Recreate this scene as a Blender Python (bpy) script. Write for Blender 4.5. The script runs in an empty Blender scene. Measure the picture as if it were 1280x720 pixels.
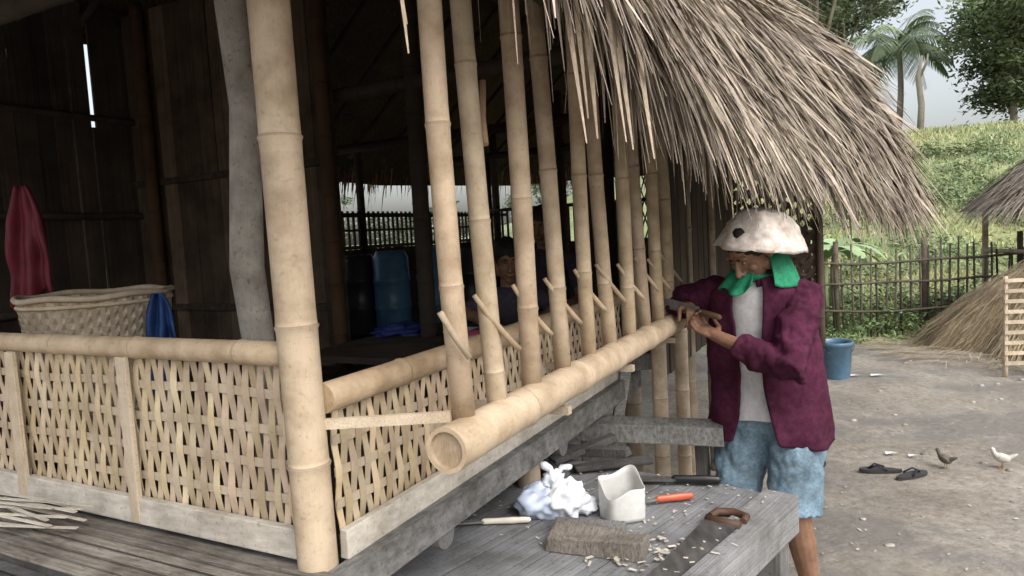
import bpy, bmesh, math, random
from mathutils import Vector, Matrix, noise
random.seed(7)
R=random.random
def U(a,b): return a+(b-a)*R()
V=Vector
D2=V((.462,.887,0)); E2=V((-.887,.462,0)); UP=V((0,0,1))
def W(s,t,z): return V((-.44,1.45,0))+D2*s+E2*t+UP*z

# ---------------------------------------------------------------- materials
def pm(name,c1,c2,scale=8,stretch=(1,1,1),coord='UV',rough=.7,bump=.2,usecol=True,spec=.3,blotch=.25,bscale=3,bdist=.01,tint=(1,.97,.93),specks=0):
    m=bpy.data.materials.new(name); m.use_nodes=True
    nt=m.node_tree; N=nt.nodes; L=nt.links
    b=N['Principled BSDF']
    tc=N.new('ShaderNodeTexCoord'); mp=N.new('ShaderNodeMapping'); mp.inputs['Scale'].default_value=stretch
    L.new(tc.outputs[coord],mp.inputs[0])
    no=N.new('ShaderNodeTexNoise'); no.inputs['Scale'].default_value=scale; no.inputs['Detail'].default_value=6; no.inputs['Roughness'].default_value=.65
    L.new(mp.outputs[0],no.inputs['Vector'])
    r=N.new('ShaderNodeValToRGB'); r.color_ramp.elements[0].position=.32; r.color_ramp.elements[1].position=.68
    r.color_ramp.elements[0].color=(*c1,1); r.color_ramp.elements[1].color=(*c2,1)
    L.new(no.outputs['Fac'],r.inputs[0])
    n2=N.new('ShaderNodeTexNoise'); n2.inputs['Scale'].default_value=bscale; n2.inputs['Detail'].default_value=7; n2.inputs['Roughness'].default_value=.62
    L.new(tc.outputs['Object'],n2.inputs['Vector'])
    r2=N.new('ShaderNodeValToRGB'); r2.color_ramp.elements[0].position=.33; r2.color_ramp.elements[1].position=.62
    k=1-blotch; r2.color_ramp.elements[0].color=(k*tint[0],k*tint[1],k*tint[2],1); r2.color_ramp.elements[1].color=(1.05,1.05,1.05,1)
    L.new(n2.outputs['Fac'],r2.inputs[0])
    mx=N.new('ShaderNodeMixRGB'); mx.blend_type='MULTIPLY'; mx.inputs[0].default_value=1
    L.new(r.outputs[0],mx.inputs[1]); L.new(r2.outputs[0],mx.inputs[2])
    out=mx.outputs[0]
    if specks:
        n3=N.new('ShaderNodeTexNoise'); n3.inputs['Scale'].default_value=90; n3.inputs['Detail'].default_value=3; L.new(tc.outputs['Object'],n3.inputs['Vector'])
        r3=N.new('ShaderNodeValToRGB'); r3.color_ramp.elements[0].position=.28; r3.color_ramp.elements[1].position=.40
        kk=1-specks; r3.color_ramp.elements[0].color=(kk,kk*.95,kk*.9,1); r3.color_ramp.elements[1].color=(1,1,1,1); L.new(n3.outputs['Fac'],r3.inputs[0])
        m3=N.new('ShaderNodeMixRGB'); m3.blend_type='MULTIPLY'; m3.inputs[0].default_value=1; L.new(out,m3.inputs[1]); L.new(r3.outputs[0],m3.inputs[2]); out=m3.outputs[0]
    if usecol:
        at=N.new('ShaderNodeAttribute'); at.attribute_name='Col'
        m2=N.new('ShaderNodeMixRGB'); m2.blend_type='MULTIPLY'; m2.inputs[0].default_value=1
        L.new(out,m2.inputs[1]); L.new(at.outputs['Color'],m2.inputs[2]); out=m2.outputs[0]
    L.new(out,b.inputs['Base Color'])
    b.inputs['Roughness'].default_value=rough
    b.inputs['Specular IOR Level'].default_value=spec
    if bump>0:
        bp=N.new('ShaderNodeBump'); bp.inputs['Strength'].default_value=bump; bp.inputs['Distance'].default_value=bdist
        L.new(no.outputs['Fac'],bp.inputs['Height']); L.new(bp.outputs[0],b.inputs['Normal'])
    return m
M={}
M['bamboo']=pm('bamboo_mat',(.40,.315,.225),(.62,.515,.385),42,(1,.06,1),rough=.55,bump=.15,spec=.3,blotch=.34,bscale=11,bdist=.003,tint=(1,.94,.85),specks=.16)
M['strip']=pm('split_bamboo_mat',(.47,.385,.28),(.69,.59,.46),60,(1,.08,1),rough=.7,bump=.2,blotch=.28,bscale=9,bdist=.002,tint=(1,.94,.85),specks=.15)
M['pale']=pm('pale_wood_mat',(.44,.405,.345),(.64,.60,.53),50,(1,.07,1),rough=.75,bump=.3,blotch=.35,bscale=6,bdist=.003,specks=.3)
M['grey']=pm('weathered_wood_mat',(.135,.13,.125),(.35,.345,.335),45,(1,.06,1),rough=.85,bump=.6,blotch=.45,bscale=6,bdist=.006,specks=.4)
M['greypost']=pm('bark_mat',(.27,.245,.215),(.54,.505,.45),40,(1,.12,1),rough=.9,bump=.7,blotch=.45,bscale=9,bdist=.008,specks=.4)
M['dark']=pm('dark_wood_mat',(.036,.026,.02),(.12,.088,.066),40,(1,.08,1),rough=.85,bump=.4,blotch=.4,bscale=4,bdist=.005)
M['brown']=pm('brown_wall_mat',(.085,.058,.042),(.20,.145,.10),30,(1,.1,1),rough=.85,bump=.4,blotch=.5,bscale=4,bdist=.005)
M['thatch']=pm('thatch_mat',(.34,.29,.235),(.57,.505,.44),30,(1,.2,1),'Object',rough=.9,bump=.0,blotch=.4,bscale=2.5)
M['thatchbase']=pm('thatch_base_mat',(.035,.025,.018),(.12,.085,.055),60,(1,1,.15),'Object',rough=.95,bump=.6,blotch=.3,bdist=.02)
M['straw']=pm('straw_mat',(.42,.34,.22),(.66,.56,.39),30,(1,1,1),'Object',rough=.85,bump=0,blotch=.25)
M['leaf']=pm('leaf_mat',(.75,.75,.75),(1.1,1.1,1.1),3,(1,1,1),'Object',rough=.6,bump=0,blotch=.25,bscale=.5)
M['plain']=pm('plain_mat',(.85,.85,.85),(1,1,1),20,(1,1,1),'Object',rough=.6,bump=.1,blotch=.2,bscale=8,bdist=.002)
M['plastic']=pm('plastic_mat',(.9,.9,.9),(1,1,1),20,(1,1,1),'Object',rough=.35,bump=.05,blotch=.2,bscale=12,bdist=.002,spec=.5)
M['metal']=pm('steel_mat',(.10,.10,.10),(.28,.27,.26),30,(1,.3,1),'Object',rough=.4,bump=.1,spec=.6)
M['skin']=pm('skin_mat',(.20,.11,.07),(.29,.165,.11),25,(1,1,1),'Object',rough=.5,bump=.05,usecol=False,blotch=.2,bscale=8,bdist=.002)
M['darkskin']=pm('skin_dark_mat',(.20,.11,.07),(.28,.16,.10),25,(1,1,1),'Object',rough=.5,bump=.05,usecol=False,blotch=.15,bdist=.002)
M['maroon']=pm('maroon_cloth_mat',(.055,.012,.030),(.095,.024,.052),45,(1,1,1),'Object',rough=.9,bump=.2,usecol=False,blotch=.4,bscale=7,bdist=.004,spec=.12)
M['white']=pm('shirt_cloth_mat',(.60,.60,.63),(.76,.76,.78),60,(1,1,1),'Object',rough=.85,bump=.2,usecol=False,blotch=.25,bscale=9,bdist=.004)
M['denim']=pm('denim_mat',(.12,.195,.26),(.24,.34,.42),90,(1,1,1),'Object',rough=.85,bump=.2,usecol=False,blotch=.4,bscale=8,bdist=.003)
M['green']=pm('green_cloth_mat',(.012,.17,.085),(.025,.27,.14),60,(1,1,1),'Object',rough=.8,bump=.25,usecol=False,blotch=.4,bscale=14,bdist=.004)
M['hat']=pm('hat_mat',(.56,.50,.46),(.80,.76,.71),40,(1,1,1),'Object',rough=.85,bump=.4,usecol=False,blotch=.35,bscale=18,bdist=.006,tint=(1,.87,.78))
M['hair']=pm('hair_mat',(.01,.008,.007),(.03,.024,.02),80,(1,1,.2),'Object',rough=.6,bump=.5,usecol=False)
M['shirtd']=pm('dark_shirt_mat',(.04,.04,.06),(.09,.07,.10),40,(1,1,1),'Object',rough=.85,bump=.2,usecol=False)

def col3(c):
    if isinstance(c,(int,float)): return (c,c,c)
    return c
class MB:
    def __init__(s): s.v=[];s.f=[];s.uv=[];s.c=[];s.m=[];s.sm=[]
    def face(s,idx,uv,c=1,mi=0,sm=False):
        s.f.append(idx); s.uv.append(uv); s.c.append(col3(c)); s.m.append(mi); s.sm.append(sm)
    def poly(s,pts,c=1,mi=0,uv=None,sm=False):
        n=len(s.v); s.v+= [tuple(p) for p in pts]
        s.face(list(range(n,n+len(pts))), uv or [(p[0]+p[2]*.3,p[1]+p[2]) for p in pts],c,mi,sm)
    def tube(s,pts,rads,n=12,c=1,mi=0,cap=True,cols=None,sq=None,ref=None):
        pts=[V(p) for p in pts]; k=len(pts); base=len(s.v)
        if isinstance(rads,(int,float)): rads=[rads]*k
        off=U(0,50); ln=off; lens=[]
        t0=(pts[1]-pts[0]).normalized()
        a=V(ref) if ref else (V((0,0,1)) if abs(t0.z)<.8 else V((1,0,0)))
        prev=(a-t0*a.dot(t0)).normalized()
        for i in range(k):
            if i: ln+=(pts[i]-pts[i-1]).length
            lens.append(ln)
            if i==0:t=t0
            elif i==k-1:t=(pts[i]-pts[i-1]).normalized()
            else:
                t=(pts[i+1]-pts[i-1]); t=t.normalized() if t.length>1e-9 else t0
            prev=(prev-t*prev.dot(t)); prev=prev.normalized() if prev.length>1e-6 else V((1,0,0))
            q=t.cross(prev)
            for j in range(n):
                an=2*math.pi*j/n
                ra=rads[i]; rb=rads[i]*(sq if sq else 1)
                s.v.append(tuple(pts[i]+prev*(math.cos(an)*ra)+q*(math.sin(an)*rb)))
        rm=max(rads)
        for i in range(k-1):
            for j in range(n):
                j2=(j+1)%n
                u0=j/n*6.283*rm+off; u1=(j+1)/n*6.283*rm+off
                s.face([base+i*n+j,base+i*n+j2,base+(i+1)*n+j2,base+(i+1)*n+j],
                       [(u0,lens[i]),(u1,lens[i]),(u1,lens[i+1]),(u0,lens[i+1])],cols[i] if cols else c,mi,True)
        if cap:
            for (st,rev) in ((0,True),((k-1)*n,False)):
                idx=[base+st+j for j in range(n)]
                if rev: idx=idx[::-1]
                s.face(idx,[(math.cos(2*math.pi*j/n)*rm+off,math.sin(2*math.pi*j/n)*rm) for j in range(n)],cols[0] if cols else c,mi,False)
    def caps(s,pts,rads,n=12,**kw):
        pts=[V(p) for p in pts]; rads=list(rads)
        d0=(pts[0]-pts[1]).normalized(); d1=(pts[-1]-pts[-2]).normalized()
        P=[];Q=[]
        for a in (80,55,28): 
            P.append(pts[0]+d0*rads[0]*math.sin(math.radians(a))); Q.append(rads[0]*math.cos(math.radians(a)))
        P+=pts;Q+=rads
        for a in (28,55,80):
            P.append(pts[-1]+d1*rads[-1]*math.sin(math.radians(a))); Q.append(rads[-1]*math.cos(math.radians(a)))
        s.tube(P,Q,n,**kw)
    def bamboo(s,p0,p1,r,c=1,gap=.28,n=14,mi=0,taper=.95,bend=0,hollow=False):
        p0=V(p0);p1=V(p1);L=(p1-p0).length;d=(p1-p0)/L
        bd=V((U(-1,1),U(-1,1),U(-.3,.3)))*bend
        ps=[];rs=[];cs=[]
        nx=U(.08,gap)
        c=V(col3(c))
        stops=[(0,1,1)]
        while nx<L-.03:
            stops+=[(nx-.035,.985,1.0),(nx-.010,1.0,.97),(nx-.003,1.06,.80),(nx+.0005,1.065,.66),(nx+.003,.995,1.10),(nx+.012,.985,1.06),(nx+.035,.975,1.0)]
            nx+=gap*U(.8,1.2)
        stops.append((L,1,1))
        for (x,k,cc) in stops:
            f=x/L; tn=1+.08*noise.noise(V((x*3,c.x*9,p0.x*5)))
            ps.append(p0+d*x+bd*math.sin(f*math.pi)); rs.append(r*k*(1+(taper-1)*f)); cs.append(tuple(c*cc*tn))
        s.tube(ps,rs,n,cap=not hollow,cols=cs,mi=mi)
        if hollow:
            a=V((0,0,1)) if abs(d.z)<.8 else V((1,0,0)); e1=(a-d*a.dot(d)).normalized(); e2=d.cross(e1)
            for end,dd,rr in ((p0,d,r),(p1,-d,r*taper)):
                ring=lambda rad,dep:[end+dd*dep+e1*(math.cos(6.2832*j/n)*rad)+e2*(math.sin(6.2832*j/n)*rad) for j in range(n)]
                A=ring(rr,0);B=ring(rr*.80,.0);C=ring(rr*.77,.009)
                for j in range(n):
                    k=(j+1)%n
                    s.poly([A[j],A[k],B[k],B[j]],tuple(c*1.1),mi); s.poly([B[j],B[k],C[k],C[j]],tuple(c*.85),mi)
                s.poly(C,tuple(c*.95),mi)
    def box(s,c,ax,h,col=1,mi=0,jit=0):
        c=V(c); X,Y,Z=[V(a).normalized() for a in ax]
        P=[]
        for i in (-1,1):
            for j in (-1,1):
                for k in (-1,1):
                    P.append(c+X*(h[0]*i)+Y*(h[1]*j)+Z*(h[2]*k)+V((U(-jit,jit),U(-jit,jit),U(-jit,jit))))
        b=len(s.v); s.v+=[tuple(p) for p in P]
        off=U(0,40)
        lo=max(range(3),key=lambda i:h[i])
        quads=[((0,1,3,2),(1,2)),((4,6,7,5),(1,2)),((0,4,5,1),(0,2)),((2,3,7,6),(0,2)),((0,2,6,4),(0,1)),((1,5,7,3),(0,1))]
        loc=[(i,j,k) for i in (-1,1) for j in (-1,1) for k in (-1,1)]
        for q,(a1,a2) in quads:
            if a1==lo: a1,a2=a2,a1
            uv=[(loc[i][a1]*h[a1]+off,loc[i][a2]*h[a2]+off) for i in q]
            s.face([b+i for i in q],uv,col,mi)
    def beam(s,p0,p1,w,h,col=1,mi=0,up=UP,jit=0):
        p0=V(p0);p1=V(p1);d=(p1-p0);L=d.length;d/=L
        z=(V(up)-d*V(up).dot(d)).normalized(); y=z.cross(d)
        s.box((p0+p1)/2,(d,y,z),(L/2,w/2,h/2),col,mi,jit)
    def ball(s,c,r,ax=None,n=16,m=10,col=1,mi=0,disp=0,fr=5):
        c=V(c); 
        if isinstance(r,(int,float)): r=(r,r,r)
        X,Y,Z=ax if ax else (V((1,0,0)),V((0,1,0)),V((0,0,1)))
        b=len(s.v)
        for i in range(m+1):
            th=math.pi*i/m
            th=min(max(th,.02),math.pi-.02)
            for j in range(n):
                ph=2*math.pi*j/n
                q=V((math.sin(th)*math.cos(ph),math.sin(th)*math.sin(ph),math.cos(th)))
                k=1+disp*noise.noise(q*fr+c*7)
                s.v.append(tuple(c+(X*q.x*r[0]+Y*q.y*r[1]+Z*q.z*r[2])*k))
        for i in range(m):
            for j in range(n):
                j2=(j+1)%n
                s.face([b+i*n+j,b+(i+1)*n+j,b+(i+1)*n+j2,b+i*n+j2],[(j/n,i/m)]*4,col,mi,True)
        s.face([b+j for j in range(n)],[(0,0)]*n,col,mi,True); s.face([b+m*n+j for j in range(n)][::-1],[(0,0)]*n,col,mi,True)
    def lathe(s,c,prof,n=28,col=1,mi=0,ax=None,wv=0,chk=0):
        c=V(c);X,Y,Z=ax if ax else (V((1,0,0)),V((0,1,0)),V((0,0,1)))
        b=len(s.v);k=len(prof)
        for i,(r,z) in enumerate(prof):
            for j in range(n):
                an=6.28318*j/n
                rr=r+wv*(1 if (i+j//2)%2 else -1)
                s.v.append(tuple(c+X*(rr*math.cos(an))+Y*(rr*math.sin(an))+Z*z))
        for i in range(k-1):
            for j in range(n):
                j2=(j+1)%n
                cc=col
                if chk: cc=col*((1-chk) if (i+j//2)%2 else 1)*U(.88,1.1)
                s.face([b+i*n+j,b+i*n+j2,b+(i+1)*n+j2,b+(i+1)*n+j],[(j/n,prof[i][1]),((j+1)/n,prof[i][1]),((j+1)/n,prof[i+1][1]),(j/n,prof[i+1][1])],cc,mi,not chk)
    def blade(s,p,d,L,w,nrm,droop=0,col=1,mi=0):
        sd=d.cross(nrm); sd=sd.normalized()*(w/2) if sd.length>1e-6 else V((w/2,0,0))
        p1=p+d*(L*.5); d2=(d+V((0,0,-droop))).normalized(); p2=p1+d2*(L*.5)
        b=len(s.v); s.v+=[tuple(p-sd),tuple(p+sd),tuple(p1+sd*.9),tuple(p1-sd*.9),tuple(p2+sd*.2),tuple(p2-sd*.2)]
        o=R()*9
        s.face([b,b+1,b+2,b+3],[(o,0),(o+w,0),(o+w,L/2),(o,L/2)],col,mi); s.face([b+3,b+2,b+4,b+5],[(o,L/2),(o+w,L/2),(o+w,L),(o,L)],col,mi)
    def build(s,name,mats,parent=None,bevel=0,remesh=0,smooth=0,solid=0,disp=0,dscale=.1,weld=0):
        me=bpy.data.meshes.new(name); me.from_pydata(s.v,[],s.f)
        uvl=me.uv_layers.new(name='UVMap'); ca=me.color_attributes.new('Col','FLOAT_COLOR','CORNER')
        uf=[];cf=[]
        for u,f,c in zip(s.uv,s.f,s.c):
            for i in range(len(f)):
                uf+= [u[i][0],u[i][1]]; cf+=[c[0],c[1],c[2],1]
        uvl.data.foreach_set('uv',uf); ca.data.foreach_set('color',cf)
        me.polygons.foreach_set('material_index',s.m); me.polygons.foreach_set('use_smooth',s.sm)
        if weld:
            bm=bmesh.new(); bm.from_mesh(me); bmesh.ops.remove_doubles(bm,verts=bm.verts,dist=1e-5); bm.to_mesh(me); bm.free()
        for m in (mats if isinstance(mats,list) else [mats]): me.materials.append(M[m] if isinstance(m,str) else m)
        me.update()
        o=bpy.data.objects.new(name,me); bpy.context.scene.collection.objects.link(o)
        if parent: o.parent=parent
        if remesh:
            q=o.modifiers.new('r','REMESH'); q.mode='VOXEL'; q.voxel_size=remesh; q.use_smooth_shade=True
        if weld==2:
            q=o.modifiers.new('ss','SUBSURF'); q.levels=1; q.render_levels=1
        if disp:
            tx=bpy.data.textures.new(name+'_t','CLOUDS'); tx.noise_scale=dscale; tx.noise_depth=2
            q=o.modifiers.new('d','DISPLACE'); q.texture=tx; q.strength=disp; q.texture_coords='GLOBAL'
        if smooth:
            q=o.modifiers.new('s','SMOOTH'); q.iterations=smooth; q.factor=.5
        if solid:
            q=o.modifiers.new('so','SOLIDIFY'); q.thickness=solid; q.offset=0
        if bevel:
            q=o.modifiers.new('b','BEVEL'); q.width=bevel; q.segments=2; q.limit_method='ANGLE'
        return o
def empty(name,loc=(0,0,0)):
    e=bpy.data.objects.new(name,None); bpy.context.scene.collection.objects.link(e); e.empty_display_size=.2
    return e

# ================================================================ TERRAIN
def sst(x): x=max(0,min(1,x)); return x*x*(3-2*x)
def H(x,y):
    rise=sst((y-9.6+ (0 if x>0 else -x*.2))/22)
    side=.25+.75*sst((x+4)/14)
    h=5.2*rise*side
    h+=.35*noise.noise(V((x*.12,y*.12,0)))*sst((y-9)/4)
    h+=.03*noise.noise(V((x*.9,y*.9,3)))*(1-sst((y-9)/3)) + .018*noise.noise(V((x*3.2,y*3.2,1)))
    h-=sst((y-60)/150)*3
    return h
def fr(a,b,st):
    o=[];x=a
    while x<b-1e-6: o.append(x); x+=st
    return o
xs=[-800,-300,-120,-60,-30]+fr(-20,0,2)+fr(0,7,.09)+fr(7,50,1.2)+[55,80,140,300,800]
ys=[-300,-100,-40]+fr(-20,0,2)+fr(0,9.5,.09)+fr(9.5,12,.25)+fr(12,45,1)+[48,55,70,100,160,300,800]
g=MB(); nx=len(xs)
for y in ys:
    for x in xs: g.v.append((x,y,H(x,y)))
for j in range(len(ys)-1):
    for i in range(nx-1):
        g.face([j*nx+i,j*nx+i+1,(j+1)*nx+i+1,(j+1)*nx+i],[(0,0)]*4,1,0,True)
gm=bpy.data.materials.new('ground_mat'); gm.use_nodes=True
nt=gm.node_tree;N=nt.nodes;L=nt.links;b=N['Principled BSDF']
tc=N.new('ShaderNodeTexCoord'); sx=N.new('ShaderNodeSeparateXYZ'); L.new(tc.outputs['Object'],sx.inputs[0])
def nz(sc,det=6,rg=.6):
    n=N.new('ShaderNodeTexNoise'); n.inputs['Scale'].default_value=sc; n.inputs['Detail'].default_value=det; n.inputs['Roughness'].default_value=rg; L.new(tc.outputs['Object'],n.inputs['Vector']); return n
def rp(src,p0,c0,p1,c1):
    r=N.new('ShaderNodeValToRGB'); r.color_ramp.elements[0].position=p0; r.color_ramp.elements[1].position=p1
    r.color_ramp.elements[0].color=(*c0,1); r.color_ramp.elements[1].color=(*c1,1); L.new(src,r.inputs[0]); return r
def mixn(t,f,a,bb):
    m=N.new('ShaderNodeMixRGB'); m.blend_type=t
    if isinstance(f,(int,float)): m.inputs[0].default_value=f
    else: L.new(f,m.inputs[0])
    L.new(a,m.inputs[1]); L.new(bb,m.inputs[2]); return m
nA=nz(1.4,8,.65); nB=nz(18,9,.75); nC=nz(.9,7,.65)
dirt=rp(nA.outputs['Fac'],.35,(.24,.21,.17),.65,(.385,.35,.30))
dd=rp(nB.outputs['Fac'],.33,(.60,.58,.56),.62,(1.10,1.10,1.10))
dirt=mixn('MULTIPLY',1,dirt.outputs[0],dd.outputs[0])
wet=rp(nC.outputs['Fac'],.48,(0,0,0),.58,(1,1,1))
wcol=rp(nB.outputs['Fac'],.3,(.17,.155,.135),.7,(.29,.27,.245))
dirt=mixn('MIX',wet.outputs[0],dirt.outputs[0],wcol.outputs[0])
nG=nz(.35,6); nG2=nz(6,6,.7)
gr=rp(nG.outputs['Fac'],.35,(.15,.21,.07),.65,(.33,.35,.17))
gr2=rp(nG2.outputs['Fac'],.3,(.6,.6,.6),.7,(1.15,1.15,1.1))
gr=mixn('MULTIPLY',1,gr.outputs[0],gr2.outputs[0])
ma=N.new('ShaderNodeMath'); ma.operation='MULTIPLY_ADD'; L.new(nA.outputs['Fac'],ma.inputs[0]); ma.inputs[1].default_value=2.2; L.new(sx.outputs['Y'],ma.inputs[2])
mr=N.new('ShaderNodeMapRange'); L.new(ma.outputs[0],mr.inputs[0]); mr.inputs[1].default_value=9.6; mr.inputs[2].default_value=10.4
fin=mixn('MIX',mr.outputs[0],dirt.outputs[0],gr.outputs[0]); L.new(fin.outputs[0],b.inputs['Base Color'])
rr=rp(wet.outputs[0],0,(.9,.9,.9),1,(.28,.28,.28)); L.new(rr.outputs[0],b.inputs['Roughness'])
bp=N.new('ShaderNodeBump'); bp.inputs['Strength'].default_value=.6; bp.inputs['Distance'].default_value=.03; L.new(nB.outputs['Fac'],bp.inputs['Height']); L.new(bp.outputs[0],b.inputs['Normal'])
g.build('ground',gm)

# hillside grass
g=MB()
for i in range(52000):
    y=9.3+ (R()**1.5)*30; x=U(.28,.95)*y+U(-1,1)
    if i<9000: y=U(9.0,13); x=U(3.0,12)
    z=H(x,y); k=noise.noise(V((x*.35,y*.35,5))); k2=noise.noise(V((x*1.1,y*1.1,9)))
    L0=U(.05,.15)*(1+ (y-9)*.02)*(1+.8*max(0,k2))
    q=R()
    c=(.27+.14*q+.20*k,.32+.12*q+.09*k,.15+.06*q) 
    c=tuple(max(.03,v*(1+.35*k2)) for v in c)
    if R()<.14: c=(.50,.46,.32)
    d=V((U(-.6,.6),U(-.6,.6),1)).normalized()
    w=L0*.16+.006
    p=V((x,y,z-.02)); sd=V((U(-1,1),U(-.4,.4),0)).normalized()*w
    g.poly([p-sd,p+sd,p+d*L0],c)
g.build('hillside_grass',['leaf'])

def foliage(mb,c,r,nclump,nleaf,ls,c1,c2,flat=.7,cr=.28):
    c=V(c)
    for k in range(nclump):
        while True:
            q=V((U(-1,1),U(-1,1),U(-1,1)))
            if .15<q.length<1: break
        cc=c+V((q.x*r[0],q.y*r[1],q.z*r[2])); rc=cr*max(r)*U(.6,1.2)
        sh=U(.55,1.15)*(.85+.25*q.z)  # random clump tone, plus painted shading: lighter high in the crown, darker low
        for i in range(nleaf):
            p=cc+V((random.gauss(0,.5),random.gauss(0,.5),random.gauss(0,.5*flat)))*rc
            a=V((U(-1,1),U(-1,1),U(-.6,.6))).normalized()*ls*U(.6,1.3); bb=a.cross(V((U(-1,1),U(-1,1),U(-1,1)))).normalized()*ls*.36
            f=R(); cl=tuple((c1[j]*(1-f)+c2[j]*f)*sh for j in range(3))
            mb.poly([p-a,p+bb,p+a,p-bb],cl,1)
def tree(name,base,h,cr,nclump=60,nleaf=90,ls=.14,c1=(.17,.24,.11),c2=(.32,.40,.21),trunk=.16,cz=.7):
    mb=MB(); base=V(base); base.z=H(base.x,base.y)-.2
    top=base+V((U(-.3,.3),U(-.3,.3),h*.75))
    pts=[base.lerp(top,f)+V((noise.noise(V((f*3,base.x,0))),noise.noise(V((f*3,0,base.x))),0))*.25*f for f in [i/7 for i in range(8)]]
    mb.tube(pts,[trunk*(1.25-.9*f/7) for f in range(8)],9,(.30,.26,.22),0)
    cc=base+V((0,0,h*cz))
    for i in range(9):
        st=pts[3+i%4]; q=V((U(-1,1),U(-1,1),U(.1,.9))); e=cc+V((q.x*cr[0]*.75,q.y*cr[1]*.75,(q.z-.3)*cr[2]))
        mid=st.lerp(e,.5)+V((0,0,.15*h*.3))
        mb.tube([st,mid,e],[trunk*.4,trunk*.25,trunk*.08],6,(.30,.26,.22),0)
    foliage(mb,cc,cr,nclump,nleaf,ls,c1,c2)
    return mb.build(name,['leaf','leaf'])
tree('broadleaf_tree',(25.6,35,0),7.0,(2.8,2.8,3.2),120,120,.16)
tree('broadleaf_tree',(29.0,37,0),7.8,(3.4,3,3.9),120,120,.17)
tree('broadleaf_tree',(23.8,31,0),6.8,(2.1,2.2,1.5),50,100,.14,cz=.92)
tree('broadleaf_tree',(11.6,26,0),8.9,(2.8,2.6,2.4),90,110,.14,(.19,.26,.15),(.34,.42,.26),cz=.80)  # this and the next two: paler leaf colours paint in distance haze
tree('broadleaf_tree',(15.3,31,0),8.6,(2.6,2.4,2.3),85,110,.14,(.21,.28,.17),(.36,.43,.29),cz=.80)
tree('broadleaf_tree',(20.0,45,0),5.0,(2.2,2,2.0),50,90,.15,(.24,.30,.21),(.38,.44,.33))
mb=MB(); bx=V((20.6,34.5,H(20.6,34.5)-.2)); mb.tube([bx,bx+V((.1,0,1.8)),bx+V((0,.1,3.2)),bx+V((.15,0,4.2))],[.17,.15,.12,.05],8,(.38,.34,.28)); mb.tube([bx+V((0,.1,3.0)),bx+V((.4,0,3.9)),bx+V((.5,.1,4.3))],[.09,.06,.03],6,(.38,.34,.28))
mb.build('dead_tree',['leaf'])
def palm(name,x,y,topz,cr):
    mb=MB(); base=V((x,y,H(x,y)-.3)); top=V((x+.3,y,topz))
    pts=[base.lerp(top,i/9)+V((.25*math.sin(i/9*3),0,0)) for i in range(10)]
    mb.tube(pts,[.2-.008*i for i in range(10)],9,(.34,.30,.26),0)
    top=pts[-1]
    for k in range(24):
        an=6.283*k/24+U(-.15,.15); el=U(-.1,1.2); L0=cr*U(.85,1.15)
        h=V((math.cos(an),math.sin(an),0)); p=V(top); d=(h*math.cos(el)+UP*math.sin(el)).normalized(); pr=[V(p)]
        for i in range(12):
            p=p+d*(L0/12); d=(d+V((0,0,-.17))).normalized(); pr.append(V(p))
        sh=U(.8,1.3)
        mb.tube(pr,[.03-.002*i for i in range(13)],5,(.32*sh,.35*sh,.2*sh),0)
        for i in range(1,13):
            for q in range(3):
                pp=pr[i-1].lerp(pr[i],q/3); dd=(pr[i]-pr[i-1]).normalized(); side=dd.cross(UP).normalized()
                ll=L0*.30*math.sin(math.pi*min(1,(i+1)/13.5))+.1
                for sg in (-1,1):
                    dv=(side*sg+dd*.5+V((0,0,-.55+U(-.2,.1)))).normalized()
                    mb.blade(pp,dv,ll,.075,UP,.3,(.24*sh,.31*sh,.19*sh),1)
    return mb.build(name,['leaf','leaf'])
palm('coconut_palm',22.4,40,11.0,3.8)
mb=MB()
for i in range(46):
    x=-90+i*5.2+U(-2,2); y=U(85,110); 
    foliage(mb,(x,y,H(x,y)+3),(4.5,3,U(3,4.5)),14,50,.5,(.24,.30,.23),(.36,.42,.33))  # greyed pale leaf colours stand in for haze over the far row
mb.build('distant_trees',['leaf','leaf'])
mb=MB()
for i in range(50):
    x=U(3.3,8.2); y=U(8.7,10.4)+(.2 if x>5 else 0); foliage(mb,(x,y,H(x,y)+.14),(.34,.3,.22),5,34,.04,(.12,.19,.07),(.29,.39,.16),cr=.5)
mb.build('weed_bushes',['leaf','leaf'])
mb=MB()
for i in range(60):
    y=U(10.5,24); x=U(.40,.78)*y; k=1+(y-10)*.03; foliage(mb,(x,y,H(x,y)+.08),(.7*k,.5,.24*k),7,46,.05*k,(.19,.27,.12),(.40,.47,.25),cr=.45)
mb.build('hillside_shrubs',['leaf','leaf'])
for (px,py) in ((4.65,10.2),(5.1,10.9),(4.4,11)):
    mb=MB(); base=V((px,py,H(px,py)))
    mb.tube([base,base+V((0,0,.5)),base+V((.03,0,1.0))],[.06,.05,.03],8,(.3,.36,.17))
    for k in range(9):
        an=6.283*k/9+U(-.2,.2); d=V((math.cos(an),math.sin(an),U(.6,1.3))).normalized(); p=base+V((.03,0,.95)); w0=.11; prev=None
        sd=d.cross(UP).normalized()
        cl=U(.8,1.2)
        for i in range(9):
            w=w0*math.sin(math.pi*(i+.6)/9.6); a_,b_=p-sd*w,p+sd*w
            if prev: mb.poly([prev[0],prev[1],b_,a_],(.36*cl,.50*cl,.26*cl),0)
            prev=(a_,b_); p=p+d*.11; d=(d+V((0,0,-.24))).normalized()
    mb.build('banana_plant',['leaf'])

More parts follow.
